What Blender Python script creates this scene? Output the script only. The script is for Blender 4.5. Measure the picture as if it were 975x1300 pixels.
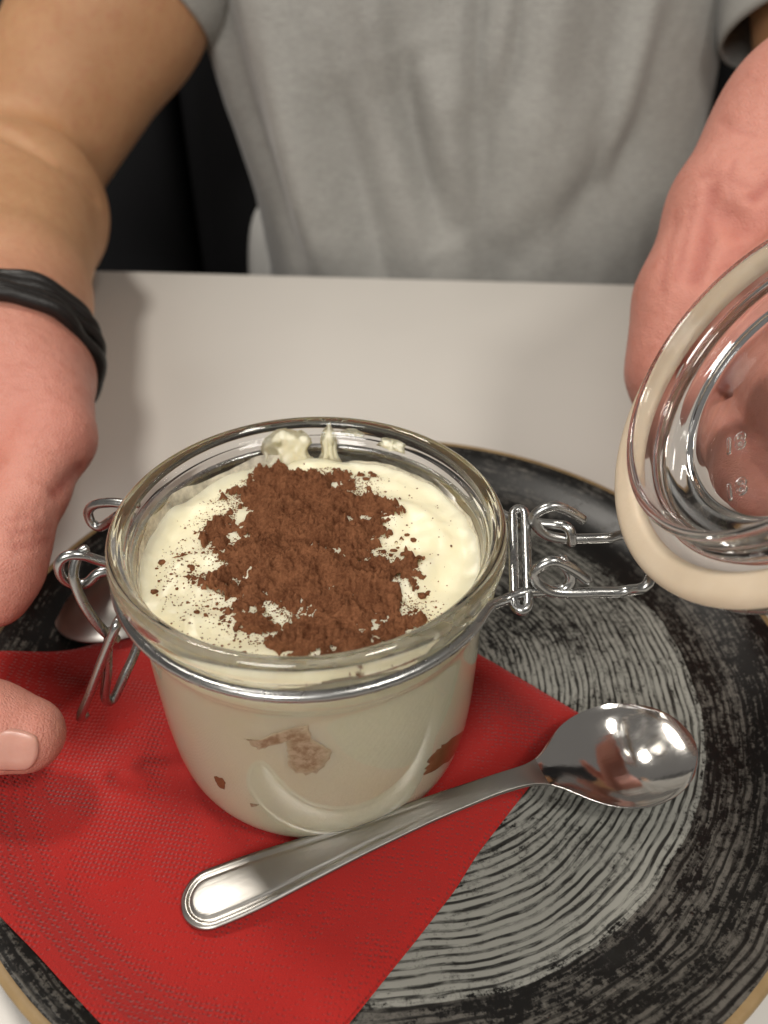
import bpy, bmesh, math, random
import numpy as np
from mathutils import Vector, Matrix

random.seed(7); rng = np.random.default_rng(7)
sc = bpy.context.scene
for o in list(bpy.data.objects): bpy.data.objects.remove(o)

# ------------------------------------------------------------------ camera
PITCH, CD, CH, FPX = math.radians(37.46), .1535, .2067, 1030.0
cam_d = bpy.data.cameras.new('camera'); cam = bpy.data.objects.new('camera', cam_d)
sc.collection.objects.link(cam); sc.camera = cam
cam.location = (0, -CD, CH); cam.rotation_euler = (math.pi/2 - PITCH, 0, 0)
cam_d.sensor_width = 36; cam_d.lens = FPX/1300*36
cam_d.clip_start = .005; cam_d.clip_end = 60
cam_d.dof.use_dof = True; cam_d.dof.focus_distance = .200; cam_d.dof.aperture_fstop = cam_d.lens/2.4

# ------------------------------------------------------------------ world and lamps (restaurant ceiling lamps)
w = bpy.data.worlds.new('World'); sc.world = w; w.use_nodes = True
w.node_tree.nodes['Background'].inputs[0].default_value = (1.0, .94, .88, 1)
w.node_tree.nodes['Background'].inputs[1].default_value = .15
def lamp(name, loc, aim, size, watts, col):
    l = bpy.data.lights.new(name, 'AREA'); l.shape = 'DISK'; l.size = size; l.energy = watts; l.color = col
    o = bpy.data.objects.new(name, l); sc.collection.objects.link(o); o.location = loc
    o.rotation_euler = (Vector(aim)-Vector(loc)).to_track_quat('-Z', 'Y').to_euler()
    return o
lamp('ceiling_lamp', (-.42, .38, 1.15), (0, .05, 0), .20, 6.4, (1, .94, .85))
lamp('ceiling_lamp', (.46, -.42, 1.05), (.05, .1, 0), .24, 4.8, (1, .95, .87))
lamp('ceiling_lamp', (-.38, -.95, .80), (0, .25, .05), .55, 10.5, (1, .96, .90))
vs = sc.view_settings; vs.view_transform = 'Standard'; vs.look = 'None'; vs.exposure = 0; vs.gamma = 1
vs.use_curve_mapping = False
cy = sc.cycles
cy.use_denoising = True; cy.max_bounces = 20; cy.transmission_bounces = 16; cy.transparent_max_bounces = 16
cy.glossy_bounces = 8; cy.diffuse_bounces = 5; cy.caustics_reflective = False; cy.caustics_refractive = True
cy.blur_glossy = .6; cy.sample_clamp_indirect = 30

# ------------------------------------------------------------------ helpers
def ray(px, py):
    c, s = math.cos(PITCH), math.sin(PITCH)
    return np.array([0, c, -s]) + np.array([1., 0, 0])*(px-487.5)/FPX - np.array([0, s, c])*(py-650)/FPX
C0 = np.array([0, -CD, CH])
def atz(px, py, z): d = ray(px, py); return C0 + d*(z-CH)/d[2]
def aty(px, py, y): d = ray(px, py); return C0 + d*(y+CD)/d[1]
V3 = lambda *a: np.array(a, float)
def unit(v): v = np.asarray(v, float); return v/np.linalg.norm(v)

def hash_n(ix, iy, iz, seed):
    n = (ix.astype(np.int64)*374761393 + iy.astype(np.int64)*668265263 + iz.astype(np.int64)*2147483647 + seed*1274126177) & 0xffffffff
    n = ((n ^ (n >> 13))*1274126177) & 0xffffffff
    n = (n ^ (n >> 16)) & 0xffffff
    return n/float(0xffffff)*2-1
def vnoise(x, y, z=None, seed=0):
    x = np.asarray(x, float); y = np.asarray(y, float); z = np.zeros_like(x) if z is None else np.asarray(z, float)
    i, j, k = np.floor(x), np.floor(y), np.floor(z)
    u, v, t = x-i, y-j, z-k
    u, v, t = [a*a*a*(a*(a*6-15)+10) for a in (u, v, t)]
    r = 0
    for a in (0, 1):
        for b in (0, 1):
            for c in (0, 1):
                r = r + hash_n(i+a, j+b, k+c, seed)*(u if a else 1-u)*(v if b else 1-v)*(t if c else 1-t)
    return r
def fbm(x, y, z=None, f=1., oct=4, seed=0):
    r, a = 0, 1.
    z = np.zeros_like(np.asarray(x, float)) if z is None else z
    for o in range(oct):
        r = r + a*vnoise(x*f, y*f, z*f, seed+o); f *= 2.03; a *= .5
    return r
def sstep(a, b, x):
    t = np.clip((x-a)/(b-a), 0, 1); return t*t*(3-2*t)

def new_obj(name, me, mat=None, parent=None):
    o = bpy.data.objects.new(name, me); sc.collection.objects.link(o)
    if mat is not None and not me.materials: me.materials.append(mat)
    if parent is not None: o.parent = parent
    return o
def mesh(name, verts, faces, mat=None, parent=None, smooth=True, angle=None):
    me = bpy.data.meshes.new(name)
    me.from_pydata([tuple(map(float, v)) for v in verts], [], [tuple(map(int, f)) for f in faces]); me.update()
    bm = bmesh.new(); bm.from_mesh(me); bmesh.ops.recalc_face_normals(bm, faces=bm.faces); bm.to_mesh(me); bm.free()
    if smooth: me.polygons.foreach_set('use_smooth', [True]*len(me.polygons))
    if angle: me.set_sharp_from_angle(angle=math.radians(angle))
    return new_obj(name, me, mat, parent)
def mesh_fast(name, V, F, mat=None, parent=None):
    me = bpy.data.meshes.new(name); V = np.asarray(V, np.float32); F = np.asarray(F, np.int32)
    k = F.shape[1]
    me.vertices.add(len(V)); me.vertices.foreach_set('co', V.ravel())
    me.loops.add(F.size); me.loops.foreach_set('vertex_index', F.ravel())
    me.polygons.add(len(F)); me.polygons.foreach_set('loop_start', np.arange(len(F), dtype=np.int32)*k)
    me.update(calc_edges=True); me.validate()
    me.polygons.foreach_set('use_smooth', [True]*len(me.polygons))
    return new_obj(name, me, mat, parent)
def empty(name, loc=(0, 0, 0), **kw):
    o = bpy.data.objects.new(name, None); sc.collection.objects.link(o); o.location = loc
    o.empty_display_size = .01
    return o
def tag(o, label=None, cat=None, group=None, kind=None):
    if label: o['label'] = label
    if cat: o['category'] = cat
    if group: o['group'] = group
    if kind: o['kind'] = kind
    return o
def adopt(child, par):
    child.parent = par; child.matrix_parent_inverse = Matrix.Translation(-Vector(par.location)) ; return child
def lathe_data(prof, n=128, closed=False):
    V, F = [], []
    rings = []
    for r, z in prof:
        if r < 1e-6: rings.append([len(V)]); V.append((0, 0, z))
        else:
            rings.append(list(range(len(V), len(V)+n)))
            for i in range(n):
                a = 2*math.pi*i/n; V.append((r*math.cos(a), r*math.sin(a), z))
    m = len(rings)
    for i in range(m if closed else m-1):
        A, B = rings[i], rings[(i+1) % m]
        for j in range(n):
            k = (j+1) % n
            if len(A) == 1 and len(B) == 1: continue
            if len(A) == 1: F.append((A[0], B[j], B[k]))
            elif len(B) == 1: F.append((A[j], B[0], A[k]))
            else: F.append((A[j], B[j], B[k], A[k]))
    return V, F
def smooth_poly(P, n=8):
    P = np.array(P, float); Q = [2*P[0]-P[1]]+list(P)+[2*P[-1]-P[-2]]; out = []
    for i in range(1, len(Q)-2):
        p0, p1, p2, p3 = Q[i-1], Q[i], Q[i+1], Q[i+2]
        for t in np.linspace(0, 1, n, endpoint=False):
            out.append(.5*((2*p1)+(-p0+p2)*t+(2*p0-5*p1+4*p2-p3)*t*t+(-p0+3*p1-3*p2+p3)*t**3))
    out.append(P[-1]); return np.array(out)
def tube_data(P, r, n=12, closed=False, caps=True, twist=0):
    P = np.array(P, float); N = len(P); r = np.full(N, r) if np.isscalar(r) else np.asarray(r)
    T = np.gradient(P, axis=0) if not closed else (np.roll(P, -1, 0)-np.roll(P, 1, 0))
    T /= np.linalg.norm(T, axis=1)[:, None]
    a = np.cross(T[0], [0, 0, 1.]);
    if np.linalg.norm(a) < .1: a = np.cross(T[0], [0, 1., 0])
    a /= np.linalg.norm(a); V, F = [], []
    for i in range(N):
        a = a-T[i]*(a@T[i]); a /= np.linalg.norm(a); b = np.cross(T[i], a)
        for j in range(n):
            t = 2*math.pi*j/n; V.append(P[i]+r[i]*(math.cos(t)*a+math.sin(t)*b))
    for i in range(N if closed else N-1):
        k = (i+1) % N
        for j in range(n): F.append((i*n+j, i*n+(j+1) % n, k*n+(j+1) % n, k*n+j))
    if caps and not closed:
        for i0, s in ((0, -1), (N-1, 1)):       # rounded ends
            c = len(V); V.append(P[i0]+T[i0]*r[i0]*.55*s)
            mid = len(V)
            for j in range(n): V.append(P[i0]+(np.array(V[i0*n+j])-P[i0])*.72+T[i0]*r[i0]*.38*s)
            for j in range(n):
                F.append((i0*n+j, i0*n+(j+1) % n, mid+(j+1) % n, mid+j)); F.append((mid+j, mid+(j+1) % n, c))
    return V, F
def tube(name, P, r, mat, parent=None, n=12, closed=False):
    V, F = tube_data(P, r, n, closed); return mesh(name, V, F, mat, parent)

# ------------------------------------------------------------------ materials
class NT:
    def __init__(s, name):
        s.m = bpy.data.materials.new(name); s.m.use_nodes = True; s.t = s.m.node_tree; s.n = s.t.nodes; s.l = s.t.links
        s.b = s.n['Principled BSDF']; s.out = s.n['Material Output']
    def add(s, typ, **kw):
        nd = s.n.new('ShaderNode'+typ)
        for k, v in kw.items():
            if k.startswith('i_'):
                key = k[2:]; key = int(key) if key.isdigit() else key.replace('_', ' ')
                s.set(nd.inputs[key], v)
            else: setattr(nd, k, v)
        return nd
    def set(s, inp, v):
        if isinstance(v, bpy.types.NodeSocket): s.l.new(v, inp)
        elif isinstance(v, (tuple, list)) and len(v) == 3 and inp.type == 'RGBA': inp.default_value = (*v, 1)
        else: inp.default_value = v
    def p(s, **kw):
        for k, v in kw.items(): s.set(s.b.inputs[k.replace('_', ' ')], v)
        return s
    def math(s, op, a, b=0., c=0., clamp=False):
        nd = s.n.new('ShaderNodeMath'); nd.operation = op; nd.use_clamp = clamp
        s.set(nd.inputs[0], a); s.set(nd.inputs[1], b); s.set(nd.inputs[2], c); return nd.outputs[0]
    def mix(s, f, a, b, mode='MIX'):
        nd = s.n.new('ShaderNodeMix'); nd.data_type = 'RGBA'; nd.blend_type = mode
        s.set(nd.inputs[0], f); s.set(nd.inputs[6], a); s.set(nd.inputs[7], b); return nd.outputs[2]
    def ramp(s, f, pts):
        nd = s.n.new('ShaderNodeValToRGB'); s.set(nd.inputs[0], f); e = nd.color_ramp.elements
        while len(e) < len(pts): e.new(.5)
        for q, (pos, col) in zip(e, pts):
            q.position = pos; q.color = (*col, 1) if len(col) == 3 else col
        return nd.outputs[0]
    def noise(s, vec, scale, detail=4, rough=.55, out=0, **kw):
        nd = s.add('TexNoise', **kw); s.set(nd.inputs['Vector'], vec); nd.inputs['Scale'].default_value = scale
        nd.inputs['Detail'].default_value = detail; nd.inputs['Roughness'].default_value = rough; return nd.outputs[out]
    def bump(s, h, dist, strength=1.):
        nd = s.n.new('ShaderNodeBump'); nd.inputs['Strength'].default_value = strength; nd.inputs['Distance'].default_value = dist
        s.set(nd.inputs['Height'], h); s.l.new(nd.outputs[0], s.b.inputs['Normal']); return nd
    def obj(s): return s.add('TexCoord').outputs['Object']
    def pos(s): return s.add('NewGeometry').outputs['Position']
g3 = lambda v: (v, v, v)

def m_glass(name='clear_glass', rough=0., tint=(.998, 1., .998)):
    t = NT(name); t.p(Base_Color=tint, Transmission_Weight=1., IOR=1.5, Roughness=rough); return t.m
M = {}
M['glass'] = m_glass()
t = NT('rubber_gasket'); c = t.obj()
n1 = t.noise(c, 90, 3); n2 = t.noise(c, 900, 2)
t.p(Base_Color=t.mix(n1, (.60, .47, .33), (.76, .64, .49)), Roughness=.55, Subsurface_Weight=.25, Subsurface_Radius=(.004, .003, .002), Subsurface_Scale=.6)
t.bump(n2, .0001, .4); M['gasket'] = t.m
def m_metal(name, col, rough, scr):
    t = NT(name); c = t.obj(); n1 = t.noise(c, 160, 4); n2 = t.noise(c, 1400, 3)
    t.p(Base_Color=t.mix(n1, tuple(x*.82 for x in col), col), Metallic=1., Roughness=t.math('MULTIPLY_ADD', n1, .16, rough-.08))
    t.bump(n2, .00006, scr); return t.m
M['wire'] = m_metal('galvanised_wire', (.43, .43, .42), .27, .55)
t = NT('spoon_steel'); c = t.obj()
n1 = t.noise(c, 60, 3); mp = t.add('Mapping'); t.l.new(c, mp.inputs[0]); mp.inputs['Scale'].default_value = (60, 900, 900)
n2 = t.noise(mp.outputs[0], 1., 3, .6); n3 = t.noise(c, 420, 5, .7)
t.p(Base_Color=(.76, .74, .71), Metallic=1., Roughness=t.math('MULTIPLY_ADD', n3, .09, t.math('MULTIPLY_ADD', n1, .06, .04)))
t.bump(t.math('ADD', n2, t.math('MULTIPLY', n3, .5)), .00006, .55); M['spoon'] = t.m
M['spoon_handle'] = t.m.copy(); M['spoon_handle'].name = 'satin_spoon_steel'
for nd in M['spoon_handle'].node_tree.nodes:
    if nd.type == 'MATH' and nd.operation == 'MULTIPLY_ADD' and abs(nd.inputs[2].default_value-.04) < 1e-6: nd.inputs[2].default_value = .30
M['spoon_handle'].node_tree.nodes['Principled BSDF'].inputs['Base Color'].default_value = (.40, .385, .36, 1)
t = NT('table_laminate'); c = t.pos(); n1 = t.noise(c, 7, 3); n2 = t.noise(c, 260, 3)
t.p(Base_Color=t.mix(n1, (.62, .59, .55), (.68, .65, .605)), Roughness=t.math('MULTIPLY_ADD', n2, .08, .34))
t.bump(n2, .0002, .12); M['table'] = t.m
t = NT('dark_metal'); t.p(Base_Color=g3(.03), Metallic=.6, Roughness=.5); M['dark_metal'] = t.m
t = NT('floor_dark'); t.p(Base_Color=t.mix(t.noise(t.pos(), 5), (.035, .028, .022), (.06, .045, .035)), Roughness=.5); M['floor'] = t.m
t = NT('black_upholstery'); n1 = t.noise(t.pos(), 500, 3)
t.p(Base_Color=(.006, .006, .008), Roughness=.75); t.bump(n1, .0006, .4); M['bench'] = t.m
t = NT('white_cloth'); n1 = t.noise(t.pos(), 60, 3)
t.p(Base_Color=(.72, .71, .68), Roughness=.85); t.bump(n1, .002, .3); M['white'] = t.m

# plate glaze: concentric dry-brushed grey strokes over black
t = NT('plate_glaze'); c = t.obj()
sep = t.add('SeparateXYZ'); t.l.new(c, sep.inputs[0])
x, y = sep.outputs[0], sep.outputs[1]
wob = t.noise(c, 22, 3, .5)
r0 = t.math('SQRT', t.math('ADD', t.math('MULTIPLY', x, x), t.math('MULTIPLY', y, y)))
r = t.math('ADD', r0, t.math('MULTIPLY_ADD', wob, .0072, -.0036))
inv = t.math('DIVIDE', 1., t.math('MAXIMUM', r0, .004))
cs = t.math('MULTIPLY', x, inv); sn = t.math('MULTIPLY', y, inv)
def polar(fr, fa):
    cb = t.add('CombineXYZ'); t.set(cb.inputs[0], t.math('MULTIPLY', r, fr)); t.set(cb.inputs[1], t.math('MULTIPLY', cs, fa)); t.set(cb.inputs[2], t.math('MULTIPLY', sn, fa)); return cb.outputs[0]
str1 = t.noise(polar(330, 2.2), 1., 3, .6)      # strokes 3 mm apart
str2 = t.noise(polar(900, 9.), 1., 3, .6)
saw = t.math('MULTIPLY_ADD', t.math('SINE', t.math('MULTIPLY_ADD', str1, 7., t.math('MULTIPLY', r, 2*math.pi/.0020))), .5, .5)
blot = t.noise(c, 34, 4, .6)
grit = t.noise(c, 900, 3, .7); grit2 = t.noise(c, 300, 4, .7)
# zone: paint coverage with radius
zone = t.ramp(t.math('MULTIPLY', r, 1/.13), [(0., g3(.50)), (.30, g3(.46)), (.46, g3(.50)), (.60, g3(.60)), (.715, g3(.58)), (.745, g3(.10)), (.775, g3(.12)), (.81, g3(.32)), (.87, g3(.18)), (.92, g3(.32)), (1., g3(.20))])
line = t.ramp(saw, [(.14, g3(1)), (.55, g3(0))])
broken = t.ramp(t.noise(polar(520, 6.), 1., 5, .7), [(.34, g3(0)), (.54, g3(1))])
def cen(n_, k): return t.math('MULTIPLY_ADD', n_, k, -k*.5)
cov = t.math('ADD', zone, cen(blot, 1.5)); cov = t.math('ADD', cov, cen(grit2, 1.4)); cov = t.math('ADD', cov, cen(grit, 1.4)); cov = t.math('ADD', cov, cen(str2, 1.5)); cov = t.math('ADD', cov, cen(str1, .5))
cov = t.math('ADD', cov, t.math('MULTIPLY_ADD', cs, .10, t.math('MULTIPLY', sn, -.17)))  # greyer toward front right: uneven brushing, plus some reflected light put into the colour
f = t.ramp(cov, [(.28, g3(0)), (.50, g3(.6)), (.80, g3(1))])
f = t.math('MULTIPLY', f, t.math('MULTIPLY_ADD', t.math('MULTIPLY', line, broken), -.93, 1.))
hue = t.noise(c, 14, 2)
dirx = t.math('MULTIPLY_ADD', x, 3., .5, clamp=True)
paint = t.mix(hue, (.24, .23, .20), (.28, .285, .26))
outerp = t.mix(t.math('GREATER_THAN', r, .096), paint, (.10, .092, .080))
t.p(Base_Color=t.mix(f, (.006, .0055, .005), outerp), Roughness=t.math('MULTIPLY_ADD', f, .18, .30), Specular_IOR_Level=.30)
t.bump(t.math('ADD', f, t.math('MULTIPLY', grit2, .3)), .0001, .35); M['plate'] = t.m
t = NT('bare_clay_edge'); n1 = t.noise(t.obj(), 120, 4)
t.p(Base_Color=t.mix(n1, (.16, .095, .035), (.36, .25, .12)), Roughness=.55); M['clay'] = t.m

# red paper napkin: fine embossed dots
t = NT('red_tissue'); c = t.obj()
mp = t.add('Mapping'); t.l.new(c, mp.inputs[0]); mp.inputs['Rotation'].default_value = (0, 0, math.radians(7))
vor = t.add('TexVoronoi', feature='F1'); t.l.new(mp.outputs[0], vor.inputs['Vector']); vor.inputs['Scale'].default_value = 820; vor.inputs['Randomness'].default_value = .30
dots = t.ramp(vor.outputs['Distance'], [(.12, g3(0)), (.5, g3(1))])
fib = t.noise(c, 2600, 3, .7); n1 = t.noise(c, 26, 3)
t.p(Base_Color=t.mix(t.math('MULTIPLY_ADD', fib, .5, t.math('MULTIPLY', n1, .5)), (.28, .008, .007), (.46, .019, .014)), Roughness=.9, Sheen_Weight=.25, Sheen_Roughness=.5, Specular_IOR_Level=.2)
t.bump(t.math('ADD', dots, t.math('MULTIPLY', fib, .5)), .0004, .9); M['napkin'] = t.m

# dessert
t = NT('mascarpone'); c = t.obj(); n1 = t.noise(c, 60, 4); n2 = t.noise(c, 700, 4, .65)
t.p(Base_Color=t.mix(n1, (.86, .785, .53), (.91, .845, .63)), Roughness=t.math('MULTIPLY_ADD', n2, .22, .26), Subsurface_Weight=.6, Subsurface_Radius=(.010, .009, .0075), Subsurface_Scale=.8, Specular_IOR_Level=.5)
t.bump(n2, .00022, .45); M['cream'] = t.m
M['cream_side'] = M['cream'].copy(); M['cream_side'].name = 'mascarpone_against_glass'; q = M['cream_side'].node_tree; qb = q.nodes['Principled BSDF']
for l_ in list(q.links):
    if l_.to_socket == qb.inputs['Roughness']: q.links.remove(l_)
qb.inputs['Roughness'].default_value = 1.; qb.inputs['Specular IOR Level'].default_value = 0.
t = NT('cocoa'); c = t.obj(); n1 = t.noise(c, 240, 3, .6); n2 = t.noise(c, 1500, 4, .8); n4 = t.ramp(t.math('ADD', t.math('MULTIPLY', n1, .45), t.math('MULTIPLY', n2, .55)), [(.36, g3(0)), (.64, g3(1))])
t.p(Base_Color=t.mix(n4, (.145, .050, .021), (.40, .170, .080)), Roughness=.95, Specular_IOR_Level=.15)
t.bump(n2, .0012, 1.); M['cocoa'] = t.m
t = NT('soaked_biscuit'); c = t.obj(); n1 = t.noise(c, 300, 4, .65)
fa = t.add('Attribute', attribute_name='cover').outputs['Fac']
t.p(Base_Color=t.mix(fa, (.80, .70, .46), t.mix(n1, (.20, .095, .035), (.34, .19, .085))), Roughness=1., Specular_IOR_Level=0.); t.bump(n1, .0004, .5); M['biscuit'] = t.m
t = NT('pale_biscuit'); c = t.obj(); n1 = t.noise(c, 520, 4, .65)
fa = t.add('Attribute', attribute_name='cover').outputs['Fac']
t.p(Base_Color=t.mix(fa, (.80, .70, .46), t.mix(t.ramp(n1, [(.4, g3(0)), (.6, g3(1))]), (.42, .28, .16), (.68, .54, .36))), Roughness=1., Specular_IOR_Level=0.); M['biscuit_pale'] = t.m

# skin: 'tone' attribute 0 tanned arm .. 1 pink hand
t = NT('skin'); c = t.pos(); at = t.add('Attribute', attribute_name='tone').outputs['Fac']
n1 = t.noise(c, 38, 4, .6); n2 = t.noise(c, 210, 4, .6); n3 = t.noise(c, 1500, 3, .6)
vor = t.add('TexVoronoi', feature='DISTANCE_TO_EDGE'); t.l.new(c, vor.inputs['Vector']); vor.inputs['Scale'].default_value = 1100
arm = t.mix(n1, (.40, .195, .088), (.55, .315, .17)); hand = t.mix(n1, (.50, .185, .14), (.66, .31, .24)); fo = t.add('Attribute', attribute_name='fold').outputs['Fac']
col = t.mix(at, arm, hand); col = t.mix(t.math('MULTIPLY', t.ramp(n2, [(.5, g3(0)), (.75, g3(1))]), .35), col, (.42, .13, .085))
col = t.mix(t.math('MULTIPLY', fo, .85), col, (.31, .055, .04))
t.p(Base_Color=col, Roughness=t.math('MULTIPLY_ADD', n2, .15, .42), Subsurface_Weight=.22, Subsurface_Radius=(.010, .004, .002), Subsurface_Scale=.35, Specular_IOR_Level=.4)
t.bump(t.math('ADD', t.math('MULTIPLY', n2, 1.2), t.math('ADD', t.math('MULTIPLY', n3, .35), t.math('MULTIPLY', vor.outputs['Distance'], .5))), .0009, .55); M['skin'] = t.m
t = NT('nail'); c = t.pos(); n1 = t.noise(c, 300, 3)
t.p(Base_Color=t.mix(n1, (.56, .27, .21), (.66, .37, .30)), Roughness=.28, Subsurface_Weight=.3, Subsurface_Radius=(.004, .002, .001), Subsurface_Scale=.4); M['nail'] = t.m

# heather grey jersey
t = NT('heather_jersey'); c = t.pos()
mp = t.add('Mapping'); t.l.new(c, mp.inputs[0]); mp.inputs['Scale'].default_value = (380, 380, 1500)
n1 = t.noise(mp.outputs[0], 1., 3, .7); mp2 = t.add('Mapping'); t.l.new(c, mp2.inputs[0]); mp2.inputs['Scale'].default_value = (130, 130, 800)
n2 = t.noise(mp2.outputs[0], 1., 3, .6); n3 = t.noise(c, 9, 3)
ff = t.math('ADD', t.math('MULTIPLY', n1, .6), t.math('MULTIPLY', n2, .4))
t.p(Base_Color=t.mix(t.ramp(ff, [(.30, g3(0)), (.70, g3(1))]), (.26, .256, .240), (.42, .415, .392)), Roughness=.92, Sheen_Weight=.3, Specular_IOR_Level=.15)
t.bump(n1, .0008, .5); M['shirt'] = t.m
t = NT('black_leather'); c = t.obj(); n1 = t.noise(c, 500, 3)
t.p(Base_Color=t.mix(n1, (.004, .0032, .003), (.010, .007, .006)), Roughness=t.math('MULTIPLY_ADD', n1, .25, .34)); t.bump(n1, .0004, .5); M['leather'] = t.m

# ------------------------------------------------------------------ setting: floor, bench, table
fl = mesh('floor', [(-4, -4, -.75), (4, -4, -.75), (4, 4, -.75), (-4, 4, -.75)], [(0, 1, 2, 3)], M['floor'], smooth=False); tag(fl, kind='structure')
def rbox(name, x0, x1, y0, y1, z0, z1, bev, mat, parent=None, seg=3, rot=0, piv=(0, 0)):
    bm = bmesh.new(); bmesh.ops.create_cube(bm, size=1)
    for v in bm.verts:
        v.co = Vector(((x0+x1)/2+v.co.x*(x1-x0), (y0+y1)/2+v.co.y*(y1-y0), (z0+z1)/2+v.co.z*(z1-z0)))
    bmesh.ops.bevel(bm, geom=list(bm.edges), offset=bev, segments=seg, profile=.5, affect='EDGES')
    if rot: bmesh.ops.rotate(bm, verts=bm.verts, cent=(*piv, 0), matrix=Matrix.Rotation(rot, 3, 'Z'))
    me = bpy.data.meshes.new(name); bm.to_mesh(me); bm.free()
    me.polygons.foreach_set('use_smooth', [True]*len(me.polygons)); me.set_sharp_from_angle(angle=math.radians(35))
    return new_obj(name, me, mat, parent)
tb = tag(empty('table', (0, 0, -.75)), 'off-white laminate table top under the dark plate', 'table')
ROT = math.atan2(-.024, .341)
adopt(rbox('tabletop', -.62, .62, -.36, .375, -.030, 0, .003, M['table'], rot=ROT), tb)
adopt(rbox('pedestal', -.04, .04, -.04, .04, -.73, -.031, .005, M['dark_metal']), tb)
adopt(rbox('foot_plate', -.25, .25, -.25, .25, -.75, -.7305, .006, M['dark_metal']), tb)
be = tag(empty('bench', (0, .8, -.75)), 'black upholstered bench behind the grey shirt', 'bench')
adopt(rbox('seat', -1., 1., .33, .80, -.42, -.30, .03, M['bench']), be)
adopt(rbox('plinth', -.98, .98, .38, .80, -.75, -.4205, .01, M['dark_metal']), be)
for i in range(5):
    adopt(rbox('backrest_panel', -1.+.4*i, -.602+.4*i, .70, .81, -.298, .55, .025, M['bench']), be)

# ------------------------------------------------------------------ plate
PC = V3(.0007, .018, 0)
def plate_h(r): return .0100 + .0085*sstep(.098, .1245, r)**1.3
pl = tag(empty('plate', (PC[0], PC[1], 0)), 'black plate brushed with grey concentric rings and a thin brown edge', 'plate')
prof = [(0, .0100)]+[(rr, float(plate_h(rr))) for rr in np.linspace(.01, .1238, 40)]
edge = [(.1238, float(plate_h(.1238))), (.1252, .0189), (.1260, .0182), (.1262, .0170), (.1254, .0158)]
under = [(.1254, .0158), (.112, .0085), (.085, .0035), (.082, .0), (.078, .0), (.076, .003), (0, .0035)]
V, F = lathe_data(prof, 160); d = mesh('dish_top', V, F, M['plate']); d.parent = pl
V, F = lathe_data(edge, 160); d = mesh('rim_edge', V, F, M['clay']); d.parent = pl
V, F = lathe_data(under, 160); d = mesh('dish_underside', V, F, M['plate']); d.parent = pl

# ------------------------------------------------------------------ napkin
R_, e1, e2 = V3(.0587, .0027, 0), unit((-.79, .61, 0)), unit((-.63, -.78, 0))
def napkin(name, grow, dz, ang):
    na, nb = 110, 104; V = []; F = []
    la, lb = .143, .139
    for top in (1, 0):
        for i in range(na+1):
            for j in range(nb+1):
                a, b = i/na, j/nb
                p = R_ + e1*(.094+.57*b*lb)*a + e2*lb*b
                # gently curved edges and rounded corners
                p = p + e1*(.0022*math.sin(math.pi*b)*(1 if a > .5 else -.4)*abs(2*a-1)**2) - e2*(.0015*math.sin(math.pi*a))*(1-b)
                p = R_*.5+(p-R_*.5)*(1+grow); cA, sA = math.cos(ang), math.sin(ang); p = V3(p[0]*cA-p[1]*sA, p[0]*sA+p[1]*cA, 0)
                wz = .0005*math.sin(p[0]*95+1.3+math.sin(p[1]*140))*math.cos(p[1]*70+.4); p = p+e1*wz+e2*wz*.7
                ed = min(a*la, (1-a)*la, b*lb, (1-b)*lb)
                V.append([p[0], p[1], 0, ed, top])
    V = np.array(V); rr = np.hypot(V[:, 0]-PC[0], V[:, 1]-PC[1])
    z = plate_h(np.minimum(rr, .1245))
    wav = .0010*np.clip(fbm(V[:, 0], V[:, 1], f=28, oct=3, seed=3)+.25, 0, 2)*sstep(.0, .02, V[:, 3]) + .0005*np.clip(vnoise(V[:, 0]*90, V[:, 1]*90, seed=8), 0, 1)
    jd = np.hypot(V[:, 0]+.018, V[:, 1]); wav *= sstep(.036, .055, jd)
    th = .0006*sstep(0, .0008, V[:, 3])**.5
    Z = z+dz+wav+np.where(V[:, 4] > .5, th, 0)
    n = (na+1)*(nb+1)
    for i in range(na):
        for j in range(nb):
            q = (i*(nb+1)+j, (i+1)*(nb+1)+j, (i+1)*(nb+1)+j+1, i*(nb+1)+j+1)
            F.append(q); F.append(tuple(n+k for k in q[::-1]))
    P = np.stack([V[:, 0], V[:, 1], Z], 1)
    P[:, 2] += np.where(V[:, 4] > .5, 0, 0)
    o = mesh(name, P, F, M['napkin'])
    bm = bmesh.new(); bm.from_mesh(o.data); bmesh.ops.remove_doubles(bm, verts=bm.verts, dist=1e-5); bm.to_mesh(o.data); bm.free()
    return o
nk = tag(empty('napkin'), 'folded red paper napkin with embossed dots lying under the jar', 'napkin')
napkin('upper_ply', 0., .0010, 0.).parent = nk; napkin('lower_ply', .012, .0003, .006).parent = nk
NAP_Z = .0100+.0010+.0006

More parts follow.
